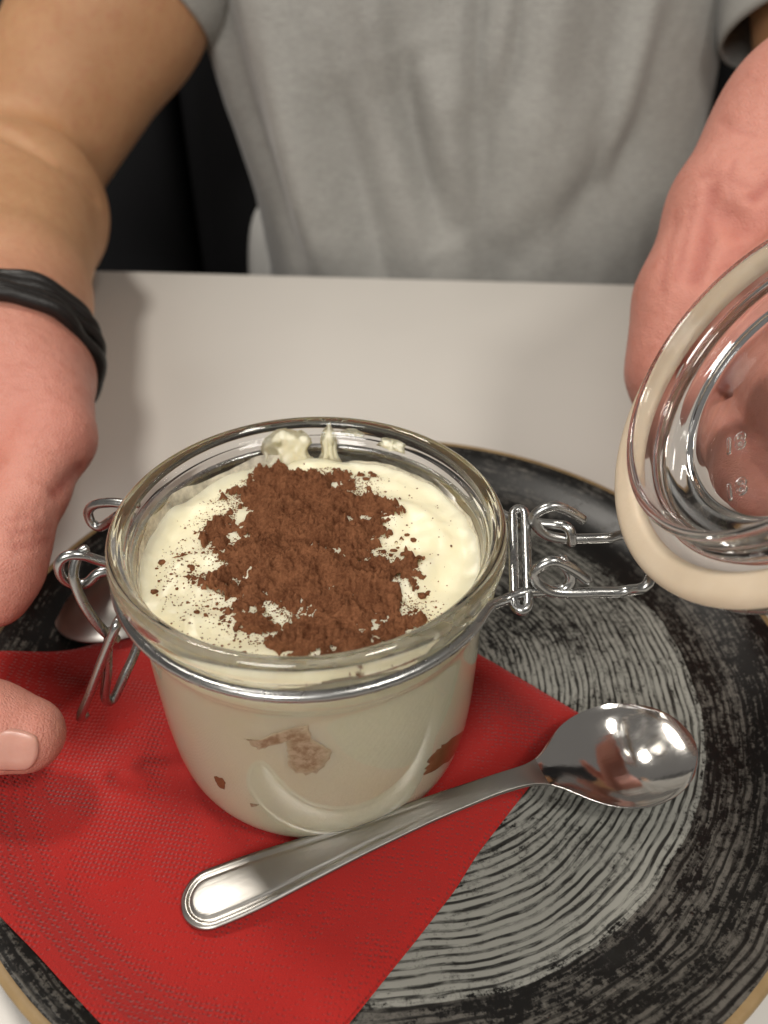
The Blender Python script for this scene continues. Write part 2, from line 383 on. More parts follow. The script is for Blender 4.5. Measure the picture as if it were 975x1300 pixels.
# ------------------------------------------------------------------ spoons
def spoon_surface():
    """local: x along length (0 handle tip .. L bowl tip), y across, z up; returns top and bottom grids"""
    L = .1415; ns, nw = 150, 22
    S = np.concatenate([np.linspace(0, .06, 22, endpoint=False), np.linspace(.06, .66, 58, endpoint=False), np.linspace(.66, 1., 70)])
    ks = [0, .006, .02, .045, .075, .12, .2, .32, .45, .58, .655, .69, .725, .77, .82, .87, .92, .96, .985, 1.]
    kw = [.0006, .0034, .0056, .0070, .0075, .0073,   .0062, .0046, .0034, .0027, .0029, .0050, .0094, .0138, .0161, .0166, .0146, .0108, .0068, .0009]
    # smooth interpolation
    ker = np.array([1, 2, 1])/4.
    fs = np.linspace(0, 1, 501); fw = np.interp(fs, ks, kw); fw[fs < .075] = .0075
    sm = fw.copy()
    for _ in range(160): sm[1:-1] = (sm[:-2]+2*sm[1:-1]+sm[2:])/4
    hw = np.interp(S, fs, sm)
    xx_ = S*L; hw = np.where(xx_ < .0075, hw*np.sqrt(np.clip(1-(1-np.maximum(xx_, .00002)/.0075)**2, 0, 1)), hw)
    eb = .0164*np.sqrt(np.clip(1-((S-.855)/.1453)**2, 0, 1)); hw = np.where(S > .87, eb, hw*(1-sstep(.80, .87, S))+eb*sstep(.80, .87, S)) ; hw = np.maximum(hw, .0004)
    zk = [0, .08, .25, .45, .60, .68, .76, .86, 1.]; zv = [.0012, .0022, .0060, .0105, .0125, .0112, .0082, .0072, .0080]
    fz = np.interp(fs, zk, zv)
    for _ in range(500): fz[1:-1] = (fz[:-2]+2*fz[1:-1]+fz[2:])/4
    zc = np.interp(S, fs, fz)
    dep = .0068*sstep(.63, .83, S)*(1-sstep(.86, 1.0, S)**1.3*1.0)
    v = np.linspace(-1, 1, nw+1)
    top = np.zeros((len(S), nw+1, 3)); bot = top.copy()
    for i, s in enumerate(S):
        y = v*hw[i]
        bowl = sstep(.58, .74, s)
        crown = .0006*(1-v**2)*(1-bowl)*hw[i]/.0075
        wide = (1-sstep(.22, .50, s))*(1-bowl)
        edge_d = (1-abs(v))*hw[i]
        dd = np.where(s*L < .0075, .0075-np.hypot(s*L-.0075, y), edge_d)
        groove = (-.00042*np.exp(-((dd-.0020)/.00038)**2)+.00022*np.exp(-((dd-.0012)/.0004)**2))*wide
        top[i] = np.stack([np.full_like(v, s*L), y, zc[i]+crown+groove-dep[i]*(1-v**2)**.85], 1)
        thick = .0013*(1-bowl)*np.sqrt(np.clip(1-v**2, 0, 1))*1.3+.0007
        bot[i] = np.stack([np.full_like(v, s*L), y, zc[i]-thick-dep[i]*(1-v**2)**.85], 1)
    return S, top, bot
def make_spoon(label, origin, ang, group, flip=False, tilt=0., lift=0.):
    S, top, bot = spoon_surface(); ns, nw = top.shape[0], top.shape[1]
    V = np.concatenate([top.reshape(-1, 3), bot.reshape(-1, 3)]); n = ns*nw
    F, tagf = [], []
    for i in range(ns-1):
        reg = 0 if S[i] < .672 else 1
        for j in range(nw-1):
            a, b, c, d = i*nw+j, (i+1)*nw+j, (i+1)*nw+j+1, i*nw+j+1
            F.append((a, b, c, d)); F.append((n+d, n+c, n+b, n+a)); tagf += [reg, reg]
        for j in (0, nw-1):
            a, b = i*nw+j, (i+1)*nw+j; q = (a, n+a, n+b, b) if j == 0 else (b, n+b, n+a, a); F.append(q); tagf.append(reg)
    for i in (0, ns-1):
        for j in range(nw-1):
            a, b = i*nw+j, i*nw+j+1; F.append((a, b, n+b, n+a) if i == 0 else (b, a, n+a, n+b)); tagf.append(0 if i == 0 else 1)
    if flip: V = V*np.array([1, -1, -1])
    F = [tuple(f) for f in F]; A = np.array(F); tagf = np.array(tagf)
    # area weighted vertex normals of the whole spoon so that bowl and handle shade as one piece
    nv = np.zeros_like(V); fn = np.cross(V[A[:, 2]]-V[A[:, 0]], V[A[:, 3]]-V[A[:, 1]])
    for k in range(4): np.add.at(nv, A[:, k], fn)
    nv /= np.linalg.norm(nv, axis=1)[:, None]+1e-12
    root = empty('teaspoon', origin)
    for reg, nm_ in ((0, 'handle'), (1, 'bowl')):
        ids = np.unique(A[tagf == reg]); mp_ = {k: i for i, k in enumerate(ids)}
        me = bpy.data.meshes.new(nm_); me.from_pydata([tuple(V[k]) for k in ids], [], [tuple(mp_[k] for k in f) for f, g in zip(F, tagf) if g == reg]); me.update()
        me.polygons.foreach_set('use_smooth', [True]*len(me.polygons))
        me.normals_split_custom_set_from_vertices([tuple(nv[k]) for k in ids])
        o = new_obj(nm_, me, M['spoon' if reg and not flip else 'spoon_handle'], root)
    root.rotation_euler = (0, tilt, ang); root.location = origin
    return tag(root, label, 'spoon', group)
make_spoon('polished steel teaspoon with its handle across the red napkin', (-.0485, -.0572, NAP_Z+.0006), math.atan2(.0470, .1355), 'teaspoons on the plate', tilt=.0)
# second spoon lies bowl-left, back up, its handle running behind the jar
make_spoon('dull steel teaspoon mostly hidden behind the jar under the wire clasp', (.0270, .0740, .0253), math.pi+math.atan2(.0345, .1395), 'teaspoons on the plate', flip=True, tilt=.03)

# ------------------------------------------------------------------ jar
JB = NAP_Z+.0003; JX = -.018
jar = tag(empty('jar', (JX, 0, JB)), 'clip-top glass jar of cream dessert with its lid swung open', 'jar')
def bez(P, n=5): return [tuple(q) for q in smooth_poly([(a, b) for a, b in P], n)]
outer = bez([(.0300, .0006), (.0350, .0), (.0384, .0011), (.0405, .0042), (.0418, .0098), (.0427, .020), (.0431, .034), (.0433, .048), (.0436, .0555), (.0450, .0585), (.0459, .0612), (.0457, .0645), (.0455, .0668), (.0462, .0690), (.0473, .0705), (.0476, .0728), (.0472, .0750), (.0460, .0760), (.0447, .0758)], 5)
inner = bez([(.0447, .0758), (.0438, .0748), (.0434, .0730), (.0429, .0722), (.0424, .0714), (.0422, .0690), (.0419, .0672), (.0416, .0640), (.0412, .057), (.0412, .050), (.0412, .034), (.0408, .018), (.0403, .0080), (.0379, .0032), (.0300, .0021)], 5)
prof = [(0, .0006), (.015, .0006), (.026, .0008)] + outer + inner[1:] + [(.015, .0020), (0, .0020)]
V, F = lathe_data(prof, 192); gb = mesh('glass_body', V, F, M['glass'], jar)
inn = np.array(inner)[::-1]; 
def inner_r(z):
    zz, rr = inn[:, 1], inn[:, 0]; return np.interp(z, zz, rr)

JC = V3(JX, 0, JB)
def part_world(name, P, r, par, mat=None, n=12, closed=False):
    """tube given in world coordinates, parented to a thing or part without moving"""
    o = tube(name, np.array(P)-np.array(par_loc(par)), r, mat or M['wire'], par, n, closed); return o
def par_loc(p):
    l = np.array(p.location);
    while p.parent: p = p.parent; l = l+np.array(p.location)
    return l
# neck wire: circles the neck, its two ends run out to the hinge at the right
zw = JB+.0662; rw = .0468
def neck(a): a = math.radians(a); return V3(JX+rw*math.cos(a), rw*math.sin(a), zw)
YF, YR = -.0138, .0035
endF = [aty(640, 762, YF-.0035), aty(664, 753, YF-.002), aty(692, 751, YF-.0005), aty(714, 748, YF), aty(724, 740, YF+.0004), aty(724, 729, YF+.0009), aty(717, 717, YF+.001), aty(713, 709, YF+.001)]
endR = [aty(654, 662, YR+.004), aty(680, 664, YR+.002), aty(704, 666, YR+.001), aty(717, 668, YR-.0002), aty(724, 675, YR-.0012), aty(726, 690, YR-.0020)]
ring = [neck(a) for a in np.arange(-34, -330, -6)]
path = np.concatenate([smooth_poly(endF[::-1]+[neck(-27)]+ring[:1], 6)[:-1], ring, smooth_poly([neck(28)]+endR, 6)])
path = path[np.r_[True, np.linalg.norm(np.diff(path, axis=0), axis=1) > 2e-4]]
part_world('neck_wire', path, .00128, jar)
# stadium link over both wires
c1, c2 = atz(659, 655, .0835), atz(662, 765, .0765)
ax = unit(c2-c1); sd = unit(np.cross(ax, [0, .55, .83])); st = []
for a in np.linspace(0, math.pi, 10): st.append(c1 + sd*.0015*math.cos(a) - ax*.0020*math.sin(a))
for a in np.linspace(math.pi, 2*math.pi, 10): st.append(c2 + sd*.0015*math.cos(a) - ax*.0020*math.sin(a))
S2 = []
for i in range(len(st)):
    p, q = st[i], st[(i+1) % len(st)]; m = max(1, int(np.linalg.norm(q-p)/.0015))
    for k in range(m): S2.append(p+(q-p)*k/m)
part_world('hinge_link', S2, .00128, jar, closed=True)

# left clasp: two eyes, pivot arm and lever
part_world('clasp_eye', smooth_poly([aty(162, 640, .014), aty(140, 638, .015), aty(120, 641, .016), aty(112, 650, .0165), aty(116, 663, .0165), aty(127, 669, .016), aty(139, 662, .015), aty(150, 654, .0135)], 6), .00128, jar)
part_world('clasp_eye', smooth_poly([aty(142, 716, -.0035), aty(126, 712, -.0045), aty(104, 705, -.006), aty(84, 706, -.007), aty(75, 717, -.0075), aty(79, 732, -.007), aty(92, 741, -.006), aty(110, 740, -.005), aty(124, 728, -.004), aty(140, 724, -.003)], 6), .00128, jar)
part_world('pivot_arm', smooth_poly([aty(110, 697, -.0045), aty(102, 702, -.0055), aty(95, 716, -.0068), aty(94, 735, -.0082), aty(104, 762, -.0088), aty(120, 787, -.0088), aty(134, 803, -.0085), aty(148, 812, -.0075)], 6), .00128, jar)
part_world('clasp_lever', smooth_poly([aty(152, 786, -.0085), aty(147, 796, -.0108), aty(130, 838, -.0124), aty(114, 880, -.0140), aty(104, 904, -.0150), aty(103, 912, -.0143), aty(109, 906, -.0132)], 6), .00128, jar)
part_world('bail_loop', smooth_poly([aty(140, 800, -.0078), aty(137, 822, -.0090), aty(136, 855, -.0100), aty(133, 882, -.0108), aty(138, 891, -.0100), aty(146, 884, -.0085), aty(158, 858, -.0060), aty(170, 832, -.0030), aty(180, 805, .0000)], 6), .00128, jar)

# lid: local frame with +z = inner side (plug rim), built at the lid centre
LN = unit((-.840, -.040, .541)); LCp = V3(.0768, -.0045, .1288)   # plug-rim plane centre
LOFF = .0105; LF = LCp-LN*LOFF                                      # flange plane centre
lx = unit(np.cross([0, 1., 0], LN)); ly = np.cross(LN, lx)
lid = empty('lid', tuple(LF-JC)); lid.parent = jar
lid.rotation_euler = Matrix((lx, ly, LN)).transposed().to_euler()
lg_out = bez([(.0120, -.0045), (.030, -.0044), (.040, -.0040), (.0455, -.0032), (.0470, -.0018), (.0466, -.0003), (.0450, .0), (.0395, .0002), (.0378, .0010), (.0374, .0050), (.0375, .0090), (.0370, .0102), (.0362, .0105), (.0354, .0100), (.0350, .0080), (.0346, .0030), (.0334, .0008), (.0290, -.0004), (.0280, -.0011), (.0268, -.0018), (.0225, -.0020), (.0120, -.0020)], 5)
V, F = lathe_data([(0, -.0045)]+lg_out+[(0, -.0020)], 160); lgl = mesh('lid_glass', V, F, M['glass'], lid)
lid.name = 'lid'
gk = bez([(.0408, .0004), (.0440, .0002), (.0466, .0001), (.0476, .0010), (.0474, .0028), (.0458, .0040), (.0430, .0040), (.0412, .0036), (.0402, .0024), (.0402, .0010)], 4)
V, F = lathe_data(gk, 160, closed=True); gasket = mesh('gasket', V, F, M['gasket'], lid); gasket.location = (.0009 if lx[2] < 0 else -.0009, 0, 0)
# raised mould marks on the lid floor, read mirrored from inside
def text_mesh(txt, size):
    cu = bpy.data.curves.new('mark', 'FONT'); cu.body = txt; cu.size = size; cu.extrude = .00025; cu.bevel_depth = .00012; cu.bevel_resolution = 2
    cu.align_x = 'CENTER'; cu.align_y = 'CENTER'; cu.resolution_u = 4
    to = bpy.data.objects.new('mark', cu); sc.collection.objects.link(to)
    me = bpy.data.meshes.new_from_object(to.evaluated_get(bpy.context.evaluated_depsgraph_get()))
    bpy.data.objects.remove(to); return me
def to_lid(px, py, zl):
    d = ray(px, py); P0 = LF+LN*zl; s = ((P0-C0)@LN)/(d@LN); P = C0+d*s-LF
    return np.array([P@lx, P@ly])
for txt, (px, py), (qx, qy), size in (('18', (933, 562), (946, 556), .0060), ('18', (934, 620), (950, 612), .0060)):
    me = text_mesh(txt, size); p = to_lid(px, py, -.0019); q = to_lid(qx, qy, -.0019); a = math.atan2(*(q-p)[::-1])
    o = new_obj('mould_mark', me, M['glass'], lid); o.location = (p[0], p[1], -.0019)
    o.rotation_euler = (0, 0, a); o.scale = (1, -1, 1)
# wire band behind the flange and the two hook arms of the hinge
def lidw(r, a, z): return LF + LN*z + r*(math.cos(a)*lx+math.sin(a)*ly)
band = [lidw(.0462, a, -.0045) for a in np.linspace(0, 2*math.pi, 97)[:-1]]
jl = lambda P: (np.array(P)-LF)@np.stack([lx, ly, LN]).T
tube('lid_band', jl(band), .00100, M['wire'], lid, closed=True)
a0 = 0. if (lx[2] < 0) else math.pi
for hook, tgt in (([(795, 750), (760, 752), (720, 753), (697, 750), (682, 740), (678, 728), (690, 716), (706, 713), (727, 723), (746, 737)], -.30), ([(772, 683), (740, 684), (715, 684), (694, 679), (681, 668), (678, 656), (690, 646), (706, 643), (724, 650), (740, 660)], .10)):
    Y = YF-.0008 if tgt < 0 else YR-.0010
    P = [aty(x_, y_, Y+(.0016*max(0, i-4)/5)) for i, (x_, y_) in enumerate(hook)]
    lead = [lidw(.0462, a0+tgt, -.0062), aty(826, 733, Y) if tgt < 0 else aty(800, 680, Y)]
    tube('hinge_hook', jl(smooth_poly(lead+P, 6)), .00128, M['wire'], lid)

# ------------------------------------------------------------------ dessert in the jar
des = tag(empty('dessert', (JX, 0, JB)), 'pale yellow cream dessert dusted with brown cocoa inside the jar', 'dessert')
ZT = .0638
def cream_h(x, y):                      # local x, y, before the rim meniscus
    r_ = np.hypot(x, y)
    h = ZT + .0011*fbm(x+3, y+1, f=46, oct=3, seed=11) + .0004*fbm(x, y, f=190, oct=2, seed=12)
    # swirl left by the spoon on the right half
    for cx_, cy_, rr_, wv, am in ((.016, .004, .016, .0030, .0016), (.010, .008, .024, .0035, .0010), (.022, -.006, .010, .003, -.0010), (-.022, -.012, .012, .003, .0012), (-.012, -.02, .014, .0025, .0010)):
        h = h + am*np.exp(-((np.hypot(x-cx_, y-cy_)-rr_)/wv)**2)*sstep(-.006, .012, x*np.sign(cx_))
    h = h + .0016*np.exp(-((x+.004)**2+(y-.006)**2)/.012**2)       # low mound under the cocoa
    # small peak
    h = h + .0034*np.exp(-((x-.0022)**2+(y-.0035)**2)/.0018**2)
    h = h + .0012*sstep(.037, .0416, r_)*(1+.8*vnoise(np.arctan2(y, x)*4, r_*0, seed=5)) - .0006*sstep(.031, .038, r_)
    return h
def build_cream():
    n = 240; V = []; F = []; rings = []
    for r_ in np.r_[np.linspace(.0006, .034, 70), np.linspace(.0345, .0415, 16)]:
        a = np.arange(n)*2*math.pi/n; x_ = r_*np.cos(a); y_ = r_*np.sin(a); h = cream_h(x_, y_)
        rings.append(np.stack([x_, y_, h], 1))
    top_edge = rings[-1][:, 2]
    for f_ in np.linspace(0, 1, 22):
        a = np.arange(n)*2*math.pi/n; z_ = top_edge*(1-f_)+.0180*f_
        if f_ == 0: z_ = z_-.0003
        rr = inner_r(z_)+.00035
        rings.append(np.stack([rr*np.cos(a), rr*np.sin(a), z_], 1))
    a = np.arange(n)*2*math.pi/n
    low = [q for q in inner if q[1] < .0172]
    for k in range(len(low)):
        q0, q1 = np.array(low[max(k-1, 0)]), np.array(low[min(k+1, len(low)-1)]); tg = q1-q0; nn_ = np.array([-tg[1], tg[0]])/(np.linalg.norm(tg)+1e-12)
        if nn_[1] > 0: nn_ = -nn_
        q = np.array(low[k])+nn_*.00035; rings.append(np.stack([q[0]*np.cos(a), q[0]*np.sin(a), np.full(n, q[1])], 1))
    rings.append(np.stack([.015*np.cos(a), .015*np.sin(a), np.full(n, .0017)], 1))
    P = np.concatenate(rings+[np.array([[0, 0, float(cream_h(np.array([0.]), np.array([0.]))[0])], [0, 0, .0017]])])
    for i in range(len(rings)-1):
        for j in range(n): F.append((i*n+j, i*n+(j+1) % n, (i+1)*n+(j+1) % n, (i+1)*n+j))
    c = len(P)-2; m = (len(rings)-1)*n
    for j in range(n): F.append((c, (j+1) % n, j)); F.append((c+1, m+j, m+(j+1) % n))
    o = mesh('cream', P, F, M['cream'], des); o.data.materials.append(M['cream_side'])
    for p_ in o.data.polygons:
        if math.hypot(p_.center[0], p_.center[1]) > .0412 or p_.center[2] < .055: p_.material_index = 1
    return o
build_cream()

def poly_sd(x, y, poly):
    """signed distance, positive inside"""
    P = np.array(poly); d = np.full(x.shape, 1e9); ins = np.zeros(x.shape, bool)
    for i in range(len(P)):
        a, b = P[i], P[(i+1) % len(P)]; ab = b-a
        t_ = np.clip(((x-a[0])*ab[0]+(y-a[1])*ab[1])/(ab@ab), 0, 1)
        d = np.minimum(d, np.hypot(x-a[0]-ab[0]*t_, y-a[1]-ab[1]*t_))
        c_ = ((a[1] > y) != (b[1] > y)) & (x < (b[0]-a[0])*(y-a[1])/(b[1]-a[1]+1e-15)+a[0]); ins ^= c_
    return np.where(ins, d, -d)
def on_cream(px, py): p = atz(px, py, JB+ZT+.001)-JC; return p[:2]
core = [on_cream(*q) for q in ((350, 585), (385, 583), (420, 602), (455, 622), (474, 650), (464, 680), (470, 705), (492, 715), (505, 735), (500, 752), (535, 778), (505, 800), (470, 806), (440, 812), (395, 818), (365, 805), (372, 775), (340, 758), (300, 742), (292, 705), (275, 690), (290, 655), (300, 630), (318, 605))]
halo = [on_cream(*q) for q in ((260, 625), (330, 590), (420, 585), (490, 598), (478, 650), (500, 690), (520, 740), (545, 790), (480, 830), (300, 815), (230, 790), (180, 740), (195, 690))]
def build_cocoa():
    s = .00030; xs = np.arange(-.0405, .0405, s); X, Y = np.meshgrid(xs, xs, indexing='ij')
    sd = poly_sd(X, Y, core); sh = poly_sd(X, Y, halo)
    n_lo = fbm(X, Y, f=160, oct=4, seed=21); n_st = fbm(X*.55+Y*.4, Y*1.0-X*.3, f=330, oct=3, seed=22)
    n_g = fbm(X*.7+Y*.5, Y*1.1-X*.4, f=240, oct=3, seed=27)
    m1 = sd/.0055 + 1.05*n_lo + .55*n_st + .45 - .35*sstep(.45, .85, n_g)*(1-.6*sstep(.004, .010, sd)) - 2.6*np.exp(-((X-.0008)**2+(Y-.0018)**2)/.0017**2) + .55*vnoise(X*850, Y*850, seed=28)
    m2 = np.minimum(sh/.006, 1.)-1.32 + 1.15*n_st + .6*n_lo - .6*sstep(.0, .02, -sd)
    m = np.maximum(m1, m2*.8)
    hgt = -.00018 + .00042*sstep(-.05, 1.0, m) + .0010*sstep(.5, 2.6, m)
    lump = .0013*fbm(X+.3, Y+.7, f=190, oct=2, seed=31) + np.abs(vnoise(X*600+.3, Y*600, seed=36))*.0013 + np.abs(vnoise(X*1250, Y*1250, seed=33))*.0014 + .0000
    hgt = hgt + lump*sstep(0., .6, m)
    Z = cream_h(X, Y)+hgt
    ok = (m > -.06) & (np.hypot(X, Y) < .0405)
    q = ok[:-1, :-1] & ok[1:, :-1] & ok[:-1, 1:] & ok[1:, 1:]
    idx = np.full(X.shape, -1); used = np.zeros(X.shape, bool)
    used[:-1, :-1] |= q; used[1:, :-1] |= q; used[:-1, 1:] |= q; used[1:, 1:] |= q
    idx[used] = np.arange(used.sum()); I, J = np.nonzero(q)
    F = np.stack([idx[I, J], idx[I+1, J], idx[I+1, J+1], idx[I, J+1]], 1)
    P = np.stack([X[used], Y[used], Z[used]], 1)
    return mesh_fast('cocoa_heap', P, F, M['cocoa'], des)
build_cocoa()
def blob_data(c, r, flat, seed, sub=1):
    bm = bmesh.new(); bmesh.ops.create_icosphere(bm, subdivisions=sub, radius=1); V = np.array([v.co[:] for v in bm.verts]); F = [tuple(v.index for v in f.verts) for f in bm.faces]; bm.free()
    k = 1+.35*vnoise(V[:, 0]*1.6+seed*3.1, V[:, 1]*1.6, V[:, 2]*1.6, seed=seed)
    return V*k[:, None]*np.array(r if np.ndim(r) else (r, r, r*flat))+c, F
def build_specks():
    P, F = [], []
    def add(x_, y_, r_, s_):
        if math.hypot(x_, y_) > .0385: return
        a, f = blob_data(np.array([x_, y_, float(cream_h(np.array([x_]), np.array([y_]))[0])+r_*.15]), (r_*random.uniform(.7, 1.4), r_*random.uniform(.7, 1.3), r_*.6), 1, s_)
        b = sum(len(q) for q in P); P.append(a); F.extend([tuple(i+b for i in q) for q in f])
    big = [(525, 680, 9), (517, 674, 7), (536, 751, 10), (530, 745, 7), (573, 693, 4), (481, 650, 9), (478, 637, 8), (468, 620, 10), (474, 604, 9), (458, 602, 11), (465, 610, 8), (500, 690, 7), (512, 697, 8), (487, 694, 7), (496, 700, 6), (505, 686, 4), (470, 598, 7), (445, 600, 8), (448, 612, 7), (424, 596, 7), (430, 594, 5), (517, 700, 5), (500, 712, 4), (210, 652, 5), (209, 665, 5), (200, 676, 7), (216, 653, 3), (246, 740, 5), (258, 726, 3), (260, 745, 4), (257, 702, 3), (240, 700, 4), (300, 797, 9), (250, 781, 6), (310, 832, 7), (195, 748, 8), (190, 744, 6), (224, 745, 4), (262, 785, 4), (302, 793, 7), (275, 765, 5), (330, 790, 5), (342, 781, 6), (205, 710, 9), (183, 708, 6), (187, 714, 5)]
    for i, (px, py, d_) in enumerate(big):
        p = on_cream(px, py); add(p[0], p[1], d_*.5/4800*1.1, i)
    for i in range(620):
        t_ = random.random()
        if t_ < .55: px, py = random.gauss(265, 45), random.gauss(735, 45)
        elif t_ < .75: px, py = random.gauss(340, 60), random.gauss(800, 16)
        elif t_ < .9: px, py = random.gauss(485, 30), random.gauss(665, 50)
        else: px, py = random.uniform(200, 560), random.uniform(590, 800)
        p = on_cream(px, py); add(p[0], p[1], random.choice((.00010, .00014, .00018, .00024, .00034)), 100+i)
    # fine powder scattered round the heap's ragged edge
    octv = np.array([[1, 0, 0], [-1, 0, 0], [0, 1, 0], [0, -1, 0], [0, 0, 1], [0, 0, -1.]]); octf = [(0, 2, 4), (2, 1, 4), (1, 3, 4), (3, 0, 4), (2, 0, 5), (1, 2, 5), (3, 1, 5), (0, 3, 5)]
    N = 90000; xs = rng.uniform(-.037, .037, N); ys = rng.uniform(-.037, .037, N); sd = poly_sd(xs, ys, core); sh = poly_sd(xs, ys, halo)
    cl = fbm(xs*.7+ys*.5, ys-xs*.3, f=260, oct=3, seed=22)
    pr = .9*np.exp(-np.maximum(-sd, 0)/.0022)+.16*sstep(-.002, .006, sh)*np.clip(.5+1.3*cl, 0, 1.5)+.004
    keep = (rng.uniform(0, 1, N) < pr*.55) & (sd < .0022) & (np.hypot(xs, ys) < .0385)
    xs, ys = xs[keep], ys[keep]; hs = cream_h(xs, ys); b = sum(len(q) for q in P)
    for x_, y_, h_ in zip(xs, ys, hs):
        r_ = random.choice((.00007, .00009, .00012, .00016, .00022)); P.append(octv*r_*rng.uniform(.7, 1.4, (6, 1))+np.array([x_, y_, h_+r_*.3])); F.extend([(b+i, b+j, b+k) for i, j, k in octf]); b += 6
    o = mesh('cocoa_specks', np.concatenate(P), F, M['cocoa'], des); tag(o, kind='stuff')
build_specks()
# cream smeared on the inside of the glass at the back
def smear(cx_deg, z0, z1, wid, seed, th=.0010):
    n, m = 44, 36; V = []; F = []; E_ = []
    for i in range(n+1):
        for j in range(m+1):
            u, v = i/n*2-1, j/m
            z_ = z0+(z1-z0)*v; a = math.radians(cx_deg)+u*wid*(1-.35*v+.35*float(vnoise(np.array([v*3.]), np.array([seed*1.7]), seed=seed)[0]))/.04
            q_ = .55*float(fbm(np.array([u*1.7+seed*5.]), np.array([v*1.7]), f=1, oct=3, seed=seed+40)[0]); e = max(0., 1-abs(u)**2*1.15-(max(0, v-.35)/.65)**2-.25*abs(u)*v+q_*.6*(.3+v)-.1*v)
            nz = .6+.5*float(fbm(np.array([u*2.2]), np.array([v*2.2+seed]), f=1, oct=3, seed=seed)[0])
            rr = float(inner_r(z_))+.0006-(th+.0006)*min(1, math.sqrt(e))*max(.1, nz)
            e = min(e, 1.)
            if e <= 0.: rr = float(inner_r(z_))+.0006
            V.append((rr*math.cos(a), rr*math.sin(a), z_)); E_.append(e)
    for i in range(n):
        for j in range(m):
            q = (i*(m+1)+j, (i+1)*(m+1)+j, (i+1)*(m+1)+j+1, i*(m+1)+j+1)
            if max(E_[k] for k in q) > 0: F.append(q)
    return mesh('cream_smear', V, F, M['cream'], des)
smear(104, ZT-.001, .0748, .0095, 2, .0018); smear(87, ZT-.001, .0752, .0034, 3, .0008); smear(62, .0705, .0738, .0042, 4, .0010); smear(78, .0722, .0742, .0036, 6, .0006)
smear(-44, ZT-.001, .0712, .0100, 7, .0003); smear(-78, ZT-.001, .0695, .0140, 8, .0003)
t = NT('cream_film'); c = t.obj(); n1 = t.noise(c, 160, 4, .65)
t.p(Base_Color=(.84, .79, .66), Roughness=.5, Alpha=t.ramp(n1, [(.30, g3(.18)), (.62, g3(.85))])); M['film'] = t.m
def film(a0_, a1_, zt):
    n, m = 90, 8; V, F = [], []
    for i in range(n+1):
        u = i/n; a = math.radians(a0_+(a1_-a0_)*u); env = math.sin(math.pi*u)**.4
        top = ZT+(zt-ZT)*env*(.75+.35*float(fbm(np.array([u*9.]), np.array([zt*900]), f=1, oct=3, seed=61)[0]))
        for j in range(m+1):
            z_ = ZT-.0015+(top-ZT+.0015)*j/m; rr = float(inner_r(z_))-.00012; V.append((rr*math.cos(a), rr*math.sin(a), z_))
    for i in range(n):
        for j in range(m): F.append((i*(m+1)+j, (i+1)*(m+1)+j, (i+1)*(m+1)+j+1, i*(m+1)+j+1))
    return mesh('cream_film', V, F, M['film'], des)
film(95, 265, .0700); film(-60, 80, .0672)
# soaked biscuit pieces pressed against the glass
def biscuit(pxs, mat, seed):
    """irregular patch lying on the inside of the jar wall, outline given as (angle, height) pairs"""
    P = np.array(pxs); c = P.mean(0); n = len(P); ring = smooth_poly(np.vstack([P, P[:1]]), 6)[:-1]; V, F = [], []
    jit = 1+.16*vnoise(np.arange(len(ring))*.9, np.full(len(ring), seed*3.3), seed=seed+70); ring = c+(ring-c)*jit[:, None]
    def pt(a, z, off): rr = float(inner_r(np.array(z)))+off; return (rr*math.cos(a), rr*math.sin(a), z)
    lv = [(1.0, .0002), (.95, .00055), (.78, .0006), (.6, .00062), (.25, .00062)]
    for s_, off in lv:
        for k, q in enumerate(ring):
            w_ = c+(q-c)*s_; V.append(pt(w_[0], w_[1], off))
    N = len(ring)
    for i in range(len(lv)-1):
        for j in range(N): F.append((i*N+j, i*N+(j+1) % N, (i+1)*N+(j+1) % N, (i+1)*N+j))
    F.append(tuple(range((len(lv)-1)*N, len(lv)*N)))
    o = mesh('biscuit_piece', V, F, mat, des); at2 = o.data.attributes.new('cover', 'FLOAT', 'POINT')
    soft = mat is M['biscuit_pale']
    at2.data.foreach_set('value', [((0, .25, .7, 1, 1) if soft else (.3, .95, 1, 1, 1))[k//N] for k in range(len(V))]); return o
def wall(px, py):
    """angle and height where a view ray meets the jar's inner wall"""
    d_ = ray(px, py); s = .1
    for _ in range(4000):
        p = C0+d_*s-JC
        if p[2] < .060 and math.hypot(p[0], p[1]) < float(inner_r(np.array(max(p[2], .0030))))+.001: break
        s += .0001
        if p[2] < .004: break
    return (math.atan2(p[1], p[0]), max(p[2], .0040))
biscuit([wall(*q) for q in ((594, 918), (586, 945), (565, 968), (538, 982), (545, 962), (560, 945), (578, 930))], M['biscuit'], 1)
biscuit([wall(*q) for q in ((366, 926), (390, 920), (398, 938), (418, 950), (414, 974), (388, 984), (368, 970), (364, 948))], M['biscuit_pale'], 2)
biscuit([wall(*q) for q in ((310, 936), (330, 938), (346, 930), (384, 920), (392, 928), (370, 938), (348, 944), (326, 950))], M['biscuit_pale'], 3)
biscuit([wall(*q) for q in ((272, 982), (286, 988), (286, 1000), (278, 996))], M['biscuit'], 4)
biscuit([wall(*q) for q in ((318, 1018), (330, 1020), (320, 1023))], M['biscuit_pale'], 5)

